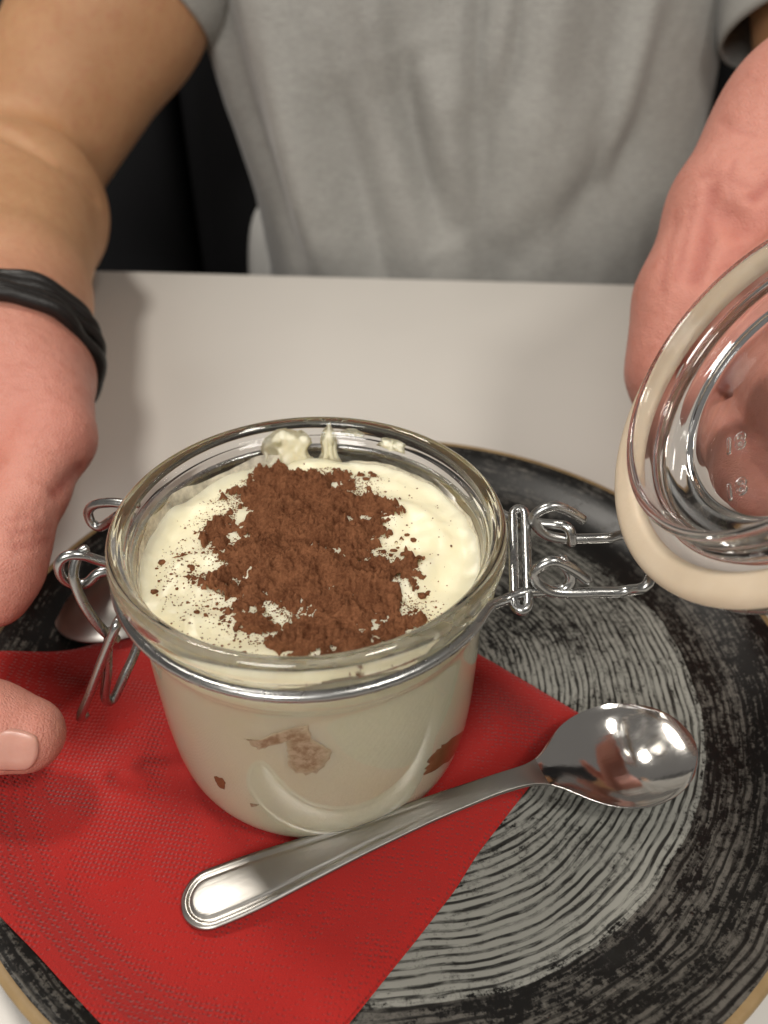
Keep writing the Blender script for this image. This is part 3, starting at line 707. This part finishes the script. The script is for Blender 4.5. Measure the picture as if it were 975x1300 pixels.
# ------------------------------------------------------------------ person: one continuous body grown from tapered limbs
class Seg:
    def __init__(s, a, ra, b, rb): s.a = V3(*a); s.b = V3(*b); s.ra = ra; s.rb = rb; s.ab = s.b-s.a; s.l2 = s.ab@s.ab+1e-12
    def d(s, P):
        q = P-s.a; t_ = np.clip((q@s.ab)/s.l2, 0, 1)
        return np.linalg.norm(q-t_[:, None]*s.ab, axis=1)-(s.ra+(s.rb-s.ra)*t_)
def smin(a, b, k):
    h = np.clip(.5+.5*(b-a)/k, 0, 1); return b+(a-b)*h-k*h*(1-h)
def chain(pts, rad): return [Seg(pts[i], rad[i], pts[i+1], rad[i+1]) for i in range(len(pts)-1)]
class Limb:
    """arm group + palm group blended, each finger blended to the palm only"""
    def __init__(s, arm, palm, fingers, creases, kw=.020): s.arm, s.palm, s.fingers, s.creases, s.kw = arm, palm, fingers, creases, kw
    def prune(s, c, rad):
        keep = lambda L, m=.035: [g for g in L if g.d(c[None])[0] < rad+m]
        f = [keep(x_) for x_ in s.fingers]
        cr = [(P, w_, dp) for P, w_, dp in s.creases if min(np.linalg.norm(np.array(P)-c, axis=1)) < rad+.03]
        return Limb(keep(s.arm, .06), keep(s.palm), [x_ for x_ in f if x_], cr, s.kw)
    def d(s, P):
        def grp(L, k):
            r_ = None
            for g in L: e = g.d(P); r_ = e if r_ is None else smin(r_, e, k)
            return r_
        base = grp(s.palm, .013); a = grp(s.arm, .014)
        if base is None: base = a
        elif a is not None: base = smin(base, a, s.kw)
        out = base
        for f in s.fingers:
            e = grp(f, .0045)
            e = e if base is None else smin(e, base, .0075)
            out = e if out is None else np.minimum(out, e)
        if out is None: return np.full(len(P), 1.)
        for pl_, w_, dp in s.creases:
            dd = np.full(len(P), 1.)
            for i in range(len(pl_)-1): dd = np.minimum(dd, Seg(pl_[i], 0, pl_[i+1], 0).d(P))
            out = out+dp*np.exp(-(dd/w_)**2)
        return out

# --- the hand at the left of the jar (bracelet arm)
A_el = aty(20, 226, .415); A_um = aty(128, 40, .465); A_sh = A_el+(A_um-A_el)*2.35; A_w = V3(-.1405, .118, .064)
A_mid = A_el+(A_w-A_el)*.30
A_arm = [Seg(A_sh, .060, A_sh+(A_el-A_sh)*.5+V3(0, -.004, 0), .056), Seg(A_sh+(A_el-A_sh)*.5+V3(0, -.004, 0), .056, A_el, .047),
         Seg(A_el, .046, A_mid+V3(.004, 0, .002), .046), Seg(A_mid+V3(.004, 0, .002), .046, A_w+(A_el-A_w)*.25, .032), Seg(A_w+(A_el-A_w)*.25, .032, A_w+V3(.003, 0, 0), .0245), Seg(A_w+(A_el-A_w)*.1+V3(-.012, 0, 0), .024, A_w+V3(-.016, 0, 0), .022)]
def ap(px, py, z): return atz(px, py, z)
cmc, mcp, ip, tip = ap(40, 508, .066), ap(68, 556, .0645), ap(10, 690, .0525), ap(-6, 757, .0440)
i_mcp, i_pip, i_dip, i_tip = V3(-.160, .045, .074), V3(-.150, -.006, .058), V3(-.1175, -.021, .041), ap(34, 933, .0330)
m_mcp, m_pip, m_dip, m_tip = V3(-.180, .040, .068), V3(-.176, -.010, .048), V3(-.150, -.016, .036), V3(-.136, .000, .036)
r_mcp, r_pip, r_dip, r_tip = V3(-.193, .048, .056), V3(-.192, .006, .036), V3(-.172, -.004, .026), V3(-.158, .010, .028)
p_mcp, p_pip, p_dip, p_tip = V3(-.200, .058, .044), V3(-.198, .026, .026), V3(-.184, .016, .020), V3(-.172, .026, .022)
A_palm = [Seg(A_w, .024, i_mcp, .0165), Seg(A_w+V3(-.012, 0, 0), .022, m_mcp, .0165), Seg(A_w+V3(-.018, 0, -.006), .020, r_mcp, .0155), Seg(A_w+V3(-.022, 0, -.012), .018, p_mcp, .0140),
          Seg(A_w+V3(.007, -.01, .002), .0205, cmc, .0170), Seg(cmc, .0165, mcp, .0122), Seg(mcp*.5+cmc*.5, .011, i_mcp, .012)]
A_f = [chain([mcp, mcp*.5+ip*.5, ip, ip*.45+tip*.55, tip], [.0118, .0108, .0114, .0112, .0092]),
       chain([i_mcp, i_pip, i_dip, i_dip*.4+i_tip*.6, i_tip], [.0125, .0112, .0108, .0112, .0098]),
       chain([m_mcp, m_pip, m_dip, m_tip], [.0130, .0112, .0102, .0090]), chain([r_mcp, r_pip, r_dip, r_tip], [.0122, .0106, .0098, .0086]), chain([p_mcp, p_pip, p_dip, p_tip], [.0110, .0095, .0088, .0078])]
# --- the hand holding the lid
t1 = unit(V3(-.541, 0, -.840)); t2 = V3(0, 1., 0)
B_sh = V3(.285, .56, .30); B_el = V3(.290, .400, .075); B_w = aty(1040, 160, .150)
B_mid = B_el+(B_w-B_el)*.3
B_arm = [Seg(B_sh, .060, (B_sh+B_el)*.5, .053), Seg((B_sh+B_el)*.5, .053, B_el, .045), Seg(B_el, .044, B_mid, .045), Seg(B_mid, .045, B_w+(B_el-B_w)*.2, .030), Seg(B_w+(B_el-B_w)*.2, .030, B_w, .026)]
hyp = [aty(*q) for q in ((1022, 162, .150), (934, 272, .128), (887, 385, .108), (869, 472, .094))]
back = .0225
def lp(a, y, o=0.): return LF-LN*(back+o)+t1*a+t2*y
P_m, R_m, M_m, I_m = aty(878, 545, .084), lp(.008, .080, .015), lp(-.010, .082, .016), lp(-.028, .078, .014)
B_palm = [Seg(B_w, .024, hyp[1]+V3(.02, .006, 0), .021), Seg(hyp[0], .021, hyp[1], .0205), Seg(hyp[1], .0205, hyp[2], .0190), Seg(hyp[2], .0190, hyp[3], .0165), Seg(hyp[3], .0165, P_m, .0130),
          Seg(hyp[1]+V3(.02, .008, 0), .018, R_m, .0125), Seg(B_w+V3(.004, 0, -.012), .018, M_m, .0125), Seg(B_w+V3(.012, 0, -.01), .018, I_m, .0125)]
th_c, th_m, th_i, th_t = aty(1030, 255, .138), aty(1075, 385, .100), aty(1120, 480, .070), aty(1130, 560, .050)
B_palm += [Seg(aty(1000, 215, .140), .020, th_c, .023), Seg(th_c, .023, th_m, .0165), Seg(aty(985, 225, .143), .0165, aty(1010, 240, .140), .018)]
def bf(m, a, y1, y2, y3, rr):
    return chain([m, lp(a, y1, .012), lp(a*.98, y2, .007), lp(a*.96, y3, .002)], rr)
B_f = [bf(P_m, .027, .046, .022, .004, [.0118, .0100, .0092, .0080]), bf(R_m, .0085, .040, .012, -.008, [.0125, .0110, .0100, .0088]),
       bf(M_m, -.0105, .036, .006, -.016, [.0128, .0114, .0104, .0090]), bf(I_m, -.0295, .040, .012, -.010, [.0124, .0110, .0102, .0088]),
       chain([th_m, th_i, th_t], [.0150, .0118, .0098])]
SX = V3(.047, .52, 0)
core = [Seg(V3(.047, .53, -.26), .09, V3(.047, .54, .10), .09), Seg(V3(.047, .54, .10), .09, V3(.047, .56, .27), .085), Seg(V3(.047, .56, .27), .075, A_sh, .055), Seg(V3(.047, .56, .27), .075, B_sh, .055), Seg(V3(.047, .56, .27), .06, V3(.047, .545, .385), .055)]
LA = Limb(A_arm+core, A_palm, A_f, []); LB = Limb(B_arm+core, B_palm, B_f, [], .032)
def march(px, py, limb, s0=.12, s1=.6):
    d_ = ray(px, py); s = s0
    for _ in range(200):
        e = limb.d((C0+d_*s)[None])[0]
        if e < 1e-4 or s > s1: break
        s += max(e*.8, 2e-4)
    return C0+d_*s
# palm creases and knuckle wrinkles, laid on the surface
def cr(limb, pts, w_, dp): return ([march(x_, y_, limb) for x_, y_ in pts], w_, dp)
LBc = [cr(LB, [(915, 150), (930, 165), (958, 172)], .0012, .0006), cr(LB, [(985, 262), (960, 285), (938, 288), (922, 272)], .0034, .0068), cr(LB, [(928, 150+95), (925, 175+55), (932, 205)], .0012, .0007), cr(LB, [(870, 205), (895, 222), (918, 226), (950, 236)], .0014, .0006),
       cr(LB, [(985, 225), (972, 236), (958, 248)], .0022, .0022),
       cr(LB, [(975, 280), (945, 305), (925, 330), (912, 360)], .0028, .0040), cr(LB, [(905, 240), (898, 290), (890, 330), (882, 352)], .0026, .0030), cr(LB, [(880, 262), (868, 310), (862, 350)], .0015, .0008), cr(LB, [(858, 270), (846, 330), (842, 370)], .0014, .0007), cr(LB, [(925, 262), (905, 275), (888, 296)], .0010, .0005)]
LBc += [cr(LB, [(985, 330), (955, 350), (925, 400), (915, 440)], .0110, .0050), cr(LB, [(840, 440), (870, 452), (900, 450)], .0012, .0006)]
LAc = [cr(LA, [(20, 694), (45, 690), (66, 684)], .0013, .0011), cr(LA, [(18, 676), (44, 672), (66, 668)], .0012, .0010), cr(LA, [(8, 660), (40, 655)], .0011, .0007), cr(LA, [(104, 594), (88, 608), (70, 626)], .0018, .0022), cr(LA, [(20, 600), (50, 612)], .0010, .0002),
       cr(LA, [(-5, 166), (35, 186), (75, 212), (122, 250)], .0050, .0032)]
LA.creases = LAc; LB.creases = LBc

def body_mesh(h):
    lo = np.array([-.32, -.07, -.36]); hi = np.array([.42, .68, .46]); NB = 14; bs = h*NB
    nb = np.ceil((hi-lo)/bs).astype(int)
    gi = np.stack(np.meshgrid(*[np.arange(n_) for n_ in nb], indexing='ij'), -1).reshape(-1, 3)
    cen = lo+(gi+.5)*bs; rad = bs*math.sqrt(3)/2
    d0 = np.minimum(LA.d(cen), LB.d(cen)); act = gi[np.abs(d0) < rad*1.08+.004]
    N = nb*NB+3; key = lambda c: (c[:, 0]*N[1]+c[:, 1])*N[2]+c[:, 2]
    lin = np.arange(NB+1); L = np.stack(np.meshgrid(lin, lin, lin, indexing='ij'), -1).reshape(-1, 3)
    corner = np.array([[a, b, c] for a in (0, 1) for b in (0, 1) for c in (0, 1)])
    edges = [(i, j) for i in range(8) for j in range(i+1, 8) if np.abs(corner[i]-corner[j]).sum() == 1]
    allk, allv, quads = [], [], []
    for g in act:
        P = lo+(g*NB+L)*h; c = lo+(g+.5)*bs
        la, lb = LA.prune(c, rad), LB.prune(c, rad)
        D = np.minimum(la.d(P), lb.d(P)).reshape(NB+1, NB+1, NB+1)
        cs_ = np.stack([D[a:NB+a, b:NB+b, c_:NB+c_] for a, b, c_ in corner], -1)
        neg = cs_ < 0; ac = neg.any(-1) & ~neg.all(-1)
        if not ac.any(): continue
        I = np.argwhere(ac); v = cs_[ac]; acc = np.zeros((len(I), 3)); cnt = np.zeros(len(I))
        for i, j in edges:
            m = (v[:, i] < 0) != (v[:, j] < 0); t_ = v[m, i]/(v[m, i]-v[m, j])
            acc[m] += corner[i]+(corner[j]-corner[i])*t_[:, None]; cnt[m] += 1
        base = g*NB+I
        allk.append(key(base)); allv.append(lo+(base+acc/cnt[:, None])*h)
        for ax_ in range(3):
            sl0 = [slice(0, NB)]*3; sl1 = [slice(0, NB)]*3; sl1[ax_] = slice(1, NB+1)
            a_, b_ = D[tuple(sl0)] < 0, D[tuple(sl1)] < 0; m = a_ != b_
            if not m.any(): continue
            E = np.argwhere(m)+g*NB; o1, o2 = np.zeros(3, int), np.zeros(3, int); o1[(ax_+1) % 3] = 1; o2[(ax_+2) % 3] = 1
            q = np.stack([key(E-o1-o2), key(E-o2), key(E), key(E-o1)], 1)
            fl_ = a_[m]; q[~fl_] = q[~fl_][:, ::-1]; quads.append(q)
    K = np.concatenate(allk); Vv = np.concatenate(allv); o = np.argsort(K); K = K[o]; Vv = Vv[o]
    Q = np.concatenate(quads); ix = np.searchsorted(K, Q); ix = np.clip(ix, 0, len(K)-1); good = (K[ix] == Q).all(1)
    F = ix[good]
    # one light smoothing pass
    for _ in range(2):
        s_ = np.zeros_like(Vv); n_ = np.zeros(len(Vv))
        for a in range(4):
            b = (a+1) % 4; np.add.at(s_, F[:, a], Vv[F[:, b]]); np.add.at(n_, F[:, a], 1); np.add.at(s_, F[:, b], Vv[F[:, a]]); np.add.at(n_, F[:, b], 1)
        Vv = Vv*.5+.5*s_/np.maximum(n_, 1)[:, None]
    return Vv, F
person = tag(empty('person', (.047, .55, -.30)), 'person in a grey henley shirt, one hand holding the open lid', 'person')
BV, BF = body_mesh(.0016)
body = mesh_fast('body', BV-np.array(person.location), BF, M['skin'], person)
def tone(P):
    ha = 1-sstep(-.05, .11, (P-A_w)@unit(A_el-A_w)); hb = 1-sstep(-.02, .06, (P-B_w)@unit(B_el-B_w))
    return np.where(P[:, 0] < .02, ha, hb)
at_ = body.data.attributes.new('tone', 'FLOAT', 'POINT'); at_.data.foreach_set('value', tone(BV).astype(np.float32))
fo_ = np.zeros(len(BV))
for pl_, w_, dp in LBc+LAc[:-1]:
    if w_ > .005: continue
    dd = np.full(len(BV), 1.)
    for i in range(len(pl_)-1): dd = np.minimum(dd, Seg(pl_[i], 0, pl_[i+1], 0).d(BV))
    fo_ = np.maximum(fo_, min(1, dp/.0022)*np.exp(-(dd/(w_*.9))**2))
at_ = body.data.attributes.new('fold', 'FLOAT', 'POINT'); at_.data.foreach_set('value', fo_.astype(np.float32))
def child_world(o, par=person): o.parent = par; o.location = -Vector(par.location) if par is person else o.location; return o

# fingernails: curved plates lying on the finger ends
def nail(root, end, up, wid, ln, rad, back_=.25):
    d_ = unit(np.array(end)-np.array(root)); u_ = np.array(up, float); u_ = unit(u_-d_*(u_@d_)); s_ = np.cross(d_, u_); V, F = [], []
    n, m = 14, 14; O, Dr, K = [], [], []
    for i in range(n+1):
        for j in range(m+1):
            a = (j/m*2-1); b = i/n
            wd = wid*(1-.16*b**4)*(1-.40*(1-b)**4); ang = a*wd/rad
            O.append(np.array(end)+d_*(ln*(b-1+back_)-.0014*a*a*(2*b-1))); Dr.append(u_*math.cos(ang)+s_*math.sin(ang))
            K.append(.00028*(1-abs(a)**4)-.00022*(1-b)**6*4 + .00030*max(0, b-.8)*5*(1-a*a))
    O, Dr, K = np.array(O), np.array(Dr), np.array(K); lo_, hi_ = np.zeros(len(O)), np.full(len(O), .016)
    for _ in range(26):
        md = (lo_+hi_)/2; ins = LA.d(O+Dr*md[:, None]) < 0; lo_ = np.where(ins, md, lo_); hi_ = np.where(ins, hi_, md)
    lo_ = np.maximum(lo_, rad*.8)
    V = list(O+Dr*(lo_+K)[:, None])+list(O+Dr*(lo_-.0010)[:, None])
    N = (n+1)*(m+1)
    for i in range(n):
        for j in range(m):
            q = (i*(m+1)+j, (i+1)*(m+1)+j, (i+1)*(m+1)+j+1, i*(m+1)+j+1); F += [q, tuple(N+k for k in q[::-1])]
    for i in range(n):
        for j in (0, m): a = i*(m+1)+j; b = a+m+1; F.append((a, b, N+b, N+a))
    for j in range(m):
        for i in (0, n): a = i*(m+1)+j; F.append((a, a+1, N+a+1, N+a))
    return child_world(mesh('fingernail', V, F, M['nail']))
nail(i_dip, i_tip, (C0-i_tip)*.6+V3(-.05, -.05, -.04), .0066, .0125, .0104, .42)
nail(ip, tip, V3(-.50, -.75, .35), .0072, .0130, .0096, .5)

# ------------------------------------------------------------------ shirt
def shirt_torso():
    nz, na = 170, 360; V, F = [], []
    zs = np.linspace(-.27, .345, nz); A = np.linspace(0, 2*math.pi, na, endpoint=False)
    Z, T = np.meshgrid(zs, A, indexing='ij')
    hw = np.interp(zs, [-.27, -.12, -.04, .02, .08, .15, .22, .28, .32, .345], [.165, .148, .140, .148, .163, .178, .195, .200, .160, .085])[:, None]
    hd = np.interp(zs, [-.27, -.12, -.04, .02, .08, .15, .22, .28, .32, .345], [.125, .122, .118, .115, .112, .110, .112, .110, .095, .075])[:, None]
    cx = .047; cyy = np.interp(zs, [-.27, 0, .15, .30, .345], [.520, .522, .530, .545, .545])[:, None]
    ex = .82
    ct, st_ = np.cos(T), np.sin(T)
    hwr = np.interp(zs, [-.27, -.04, .02, .08, .15, .22, .28, .32, .345], [.200, .200, .196, .194, .194, .198, .200, .160, .085])[:, None]
    hw = np.where(ct > 0, hwr, hw)
    X = cx+hw*np.sign(ct)*np.abs(ct)**ex; Yb = cyy+hd*np.sign(st_)*np.abs(st_)**ex
    front = sstep(.15, -.25, st_)
    # folds: (x0, z0, x1, z1, width, height)
    folds = [(-.075, .16, -.045, .00, .016, .0075), (-.010, .17, .000, .11, .010, .0050), (.010, .115, .040, .02, .013, -.0085), (.032, .115, .055, .035, .012, .0060), (.046, .17, .050, .10, .006, .0060), (.074, .17, .068, .11, .007, .0060),
             (-.03, .10, .00, -.02, .013, -.0060), (.10, .16, .085, .00, .022, .0070), (.055, .085, .078, -.03, .016, -.0045), (.13, .10, .105, -.02, .018, .0045), (.165, .17, .150, .06, .010, .0060), (.165, .07, .090, .00, .018, -.0050), (-.09, .08, -.06, .0, .010, -.0050), (-.11, .17, -.09, .08, .012, -.006)]
    disp = np.zeros_like(X)
    for x0, z0, x1, z1, w_, h_ in folds:
        dx, dz = x1-x0, z1-z0; t_ = np.clip(((X-x0)*dx+(Z-z0)*dz)/(dx*dx+dz*dz), -.15, 1.15)
        q = np.hypot(X-x0-dx*t_, Z-z0-dz*t_); disp += h_*np.exp(-(q/w_)**2)*np.sin(np.pi*np.clip((t_+.15)/1.3, .02, .98))**.6
    disp = disp*2.1 + .0050*fbm(X*1.6+Z*.35, Z*.5, f=14, oct=2, seed=41)+.0006*fbm(X*1.8, Z, f=45, oct=2, seed=42)
    k = front*1.+(1-front)*.35
    nx, ny = ct, st_
    X2 = X+disp*k*nx*.5; Y2 = Yb+np.where(st_ < 0, -1, 1)*disp*k
    P = np.stack([X2, Y2, Z], -1).reshape(-1, 3)
    for i in range(nz-1):
        for j in range(na): F.append((i*na+j, i*na+(j+1) % na, (i+1)*na+(j+1) % na, (i+1)*na+j))
    return P, F
def add_mod(o, th): m = o.modifiers.new('thick', 'SOLIDIFY'); m.thickness = th; m.offset = 1; return o
V, F = shirt_torso(); shirt = child_world(mesh('shirt', V, F, M['shirt'])); add_mod(shirt, .0014)
def sleeve(sh, el, hem, r0, r1, seed, tiltv):
    ax_ = unit(el-sh); n, m = 60, 72; V, F = [], []; ref = unit(np.cross(ax_, [0, 1., 0])); b_ = np.cross(ax_, ref); L = hem
    for i in range(n+1):
        s_ = i/n
        for j in range(m):
            a = 2*math.pi*j/m; rr = (r0+(r1-r0)*s_)*(1+.05*float(vnoise(np.array([a/6.283*4 % 4]), np.array([s_*3.]), seed=seed)[0]*min(1, 4*(1-s_)+.3)))
            if s_ > .985: rr -= .001
            hemrib = .0012*math.exp(-((s_-.86)/.012)**2)
            dirv = math.cos(a)*ref+math.sin(a)*b_
            V.append(sh+ax_*(L*s_+tiltv*rr*math.cos(a)*s_)+dirv*(rr-hemrib))
    for i in range(n):
        for j in range(m): F.append((i*m+j, i*m+(j+1) % m, (i+1)*m+(j+1) % m, (i+1)*m+j))
    o = child_world(mesh('sleeve', V, F, M['shirt'])); o.parent = shirt; o.location = (0, 0, 0); add_mod(o, .0016); return o
sleeve(A_sh+V3(.01, 0, .01), A_el, float(np.linalg.norm(A_um-A_sh))-.024, .076, .0590, 51, .0)
sleeve(B_sh+V3(-.02, 0, .02), B_el, .215, .076, .066, 52, .0)
# henley placket with a button row, just reaching into view
def on_shirt(x_, z_, off=.002):
    P = np.array(V_shirt); m = (P[:, 1] < .50); Q = P[m]; i = np.argmin((Q[:, 0]-x_)**2+(Q[:, 2]-z_)**2); return Q[i]+V3(0, -off, 0)
V_shirt = V
pv, pf = [], []
zz = np.linspace(.172, .27, 30); xx = np.linspace(.047, .071, 8)
for lay in (0, 1):
    for z_ in zz:
        for x_ in xx: pv.append(on_shirt(x_, z_, .0020 if lay == 0 else -.0010)*V3(0, 1, 0)+V3(x_, 0, z_))
nx_ = len(xx); Np = nx_*len(zz)
for i in range(len(zz)-1):
    for j in range(nx_-1): q = (i*nx_+j, i*nx_+j+1, (i+1)*nx_+j+1, (i+1)*nx_+j); pf += [q, tuple(Np+k for k in q[::-1])]
for i in range(len(zz)-1):
    for j in (0, nx_-1): a = i*nx_+j; pf.append((a, a+nx_, Np+a+nx_, Np+a))
for j in range(nx_-1): pf.append((j, j+1, Np+j+1, Np+j))
o = child_world(mesh('placket', pv, pf, M['shirt'])); o.parent = shirt; o.location = (0, 0, 0)
t = NT('button_horn'); t.p(Base_Color=(.30, .27, .22), Roughness=.35); M['button'] = t.m
for z_ in (.185, .235):
    Vb, Fb = lathe_data([(0, .0016), (.003, .0016), (.0042, .0022), (.0052, .0018), (.0054, .0008), (.0045, 0), (0, 0)], 24)
    c_ = on_shirt(.059, z_, .0032); Vb = [(c_[0]+q[0], c_[1]-q[2], z_+q[1]) for q in Vb]
    o = child_world(mesh('button', Vb, Fb, M['button'])); o.parent = shirt; o.location = (0, 0, 0)

# ------------------------------------------------------------------ bracelet on the wrist
br_c = A_w+(A_el-A_w)*.015+V3(.000, 0, .004); br_n = unit((A_el-A_w)*.8+V3(-.03, 0, .16)*.0+V3(.02, 0, .05))
br = tag(empty('bracelet', tuple(br_c)), 'black braided leather bracelet round the bare wrist', 'bracelet')
bx_ = unit(np.cross(br_n, [0, 0, 1.])); by_ = np.cross(br_n, bx_)
for k in range(4):
    P = []
    for a in np.linspace(0, 2*math.pi, 181)[:-1]:
        off = (k-1.5)*.0044+.0012*math.sin(a*3+k*2.1); lift_ = .0009*math.sin(a*5+k*1.7)+.0007*math.cos(a*9+k)
        P.append((.0328+lift_)*math.cos(a)*bx_+(.0310+lift_)*math.sin(a)*by_+br_n*off)
    tube('leather_strand', P, .0029, M['leather'], br, 10, True)

# ------------------------------------------------------------------ white cloth on the bench behind the shirt
def cloth():
    V, F = [], []; n, m = 40, 24
    for i in range(n+1):
        for j in range(m+1):
            a, b = i/n*2*math.pi, j/m
            rr = (.055+.010*math.sin(3*a)+.004*math.sin(7*a+b*4))*(math.sqrt(max(0, 1-(b*2-1)**4)) if b > .5 else 1)
            V.append((-.098+rr*math.cos(a)*.75, .662+rr*math.sin(a)*.5, -.30+.275*b))
    for i in range(n):
        for j in range(m): F.append((i*(m+1)+j, (i+1)*(m+1)+j, (i+1)*(m+1)+j+1, i*(m+1)+j+1))
    return mesh('cloth_bundle', V, F, M['white'])
tag(cloth(), 'white cloth bundle standing on the black bench behind the shirt', 'cloth')
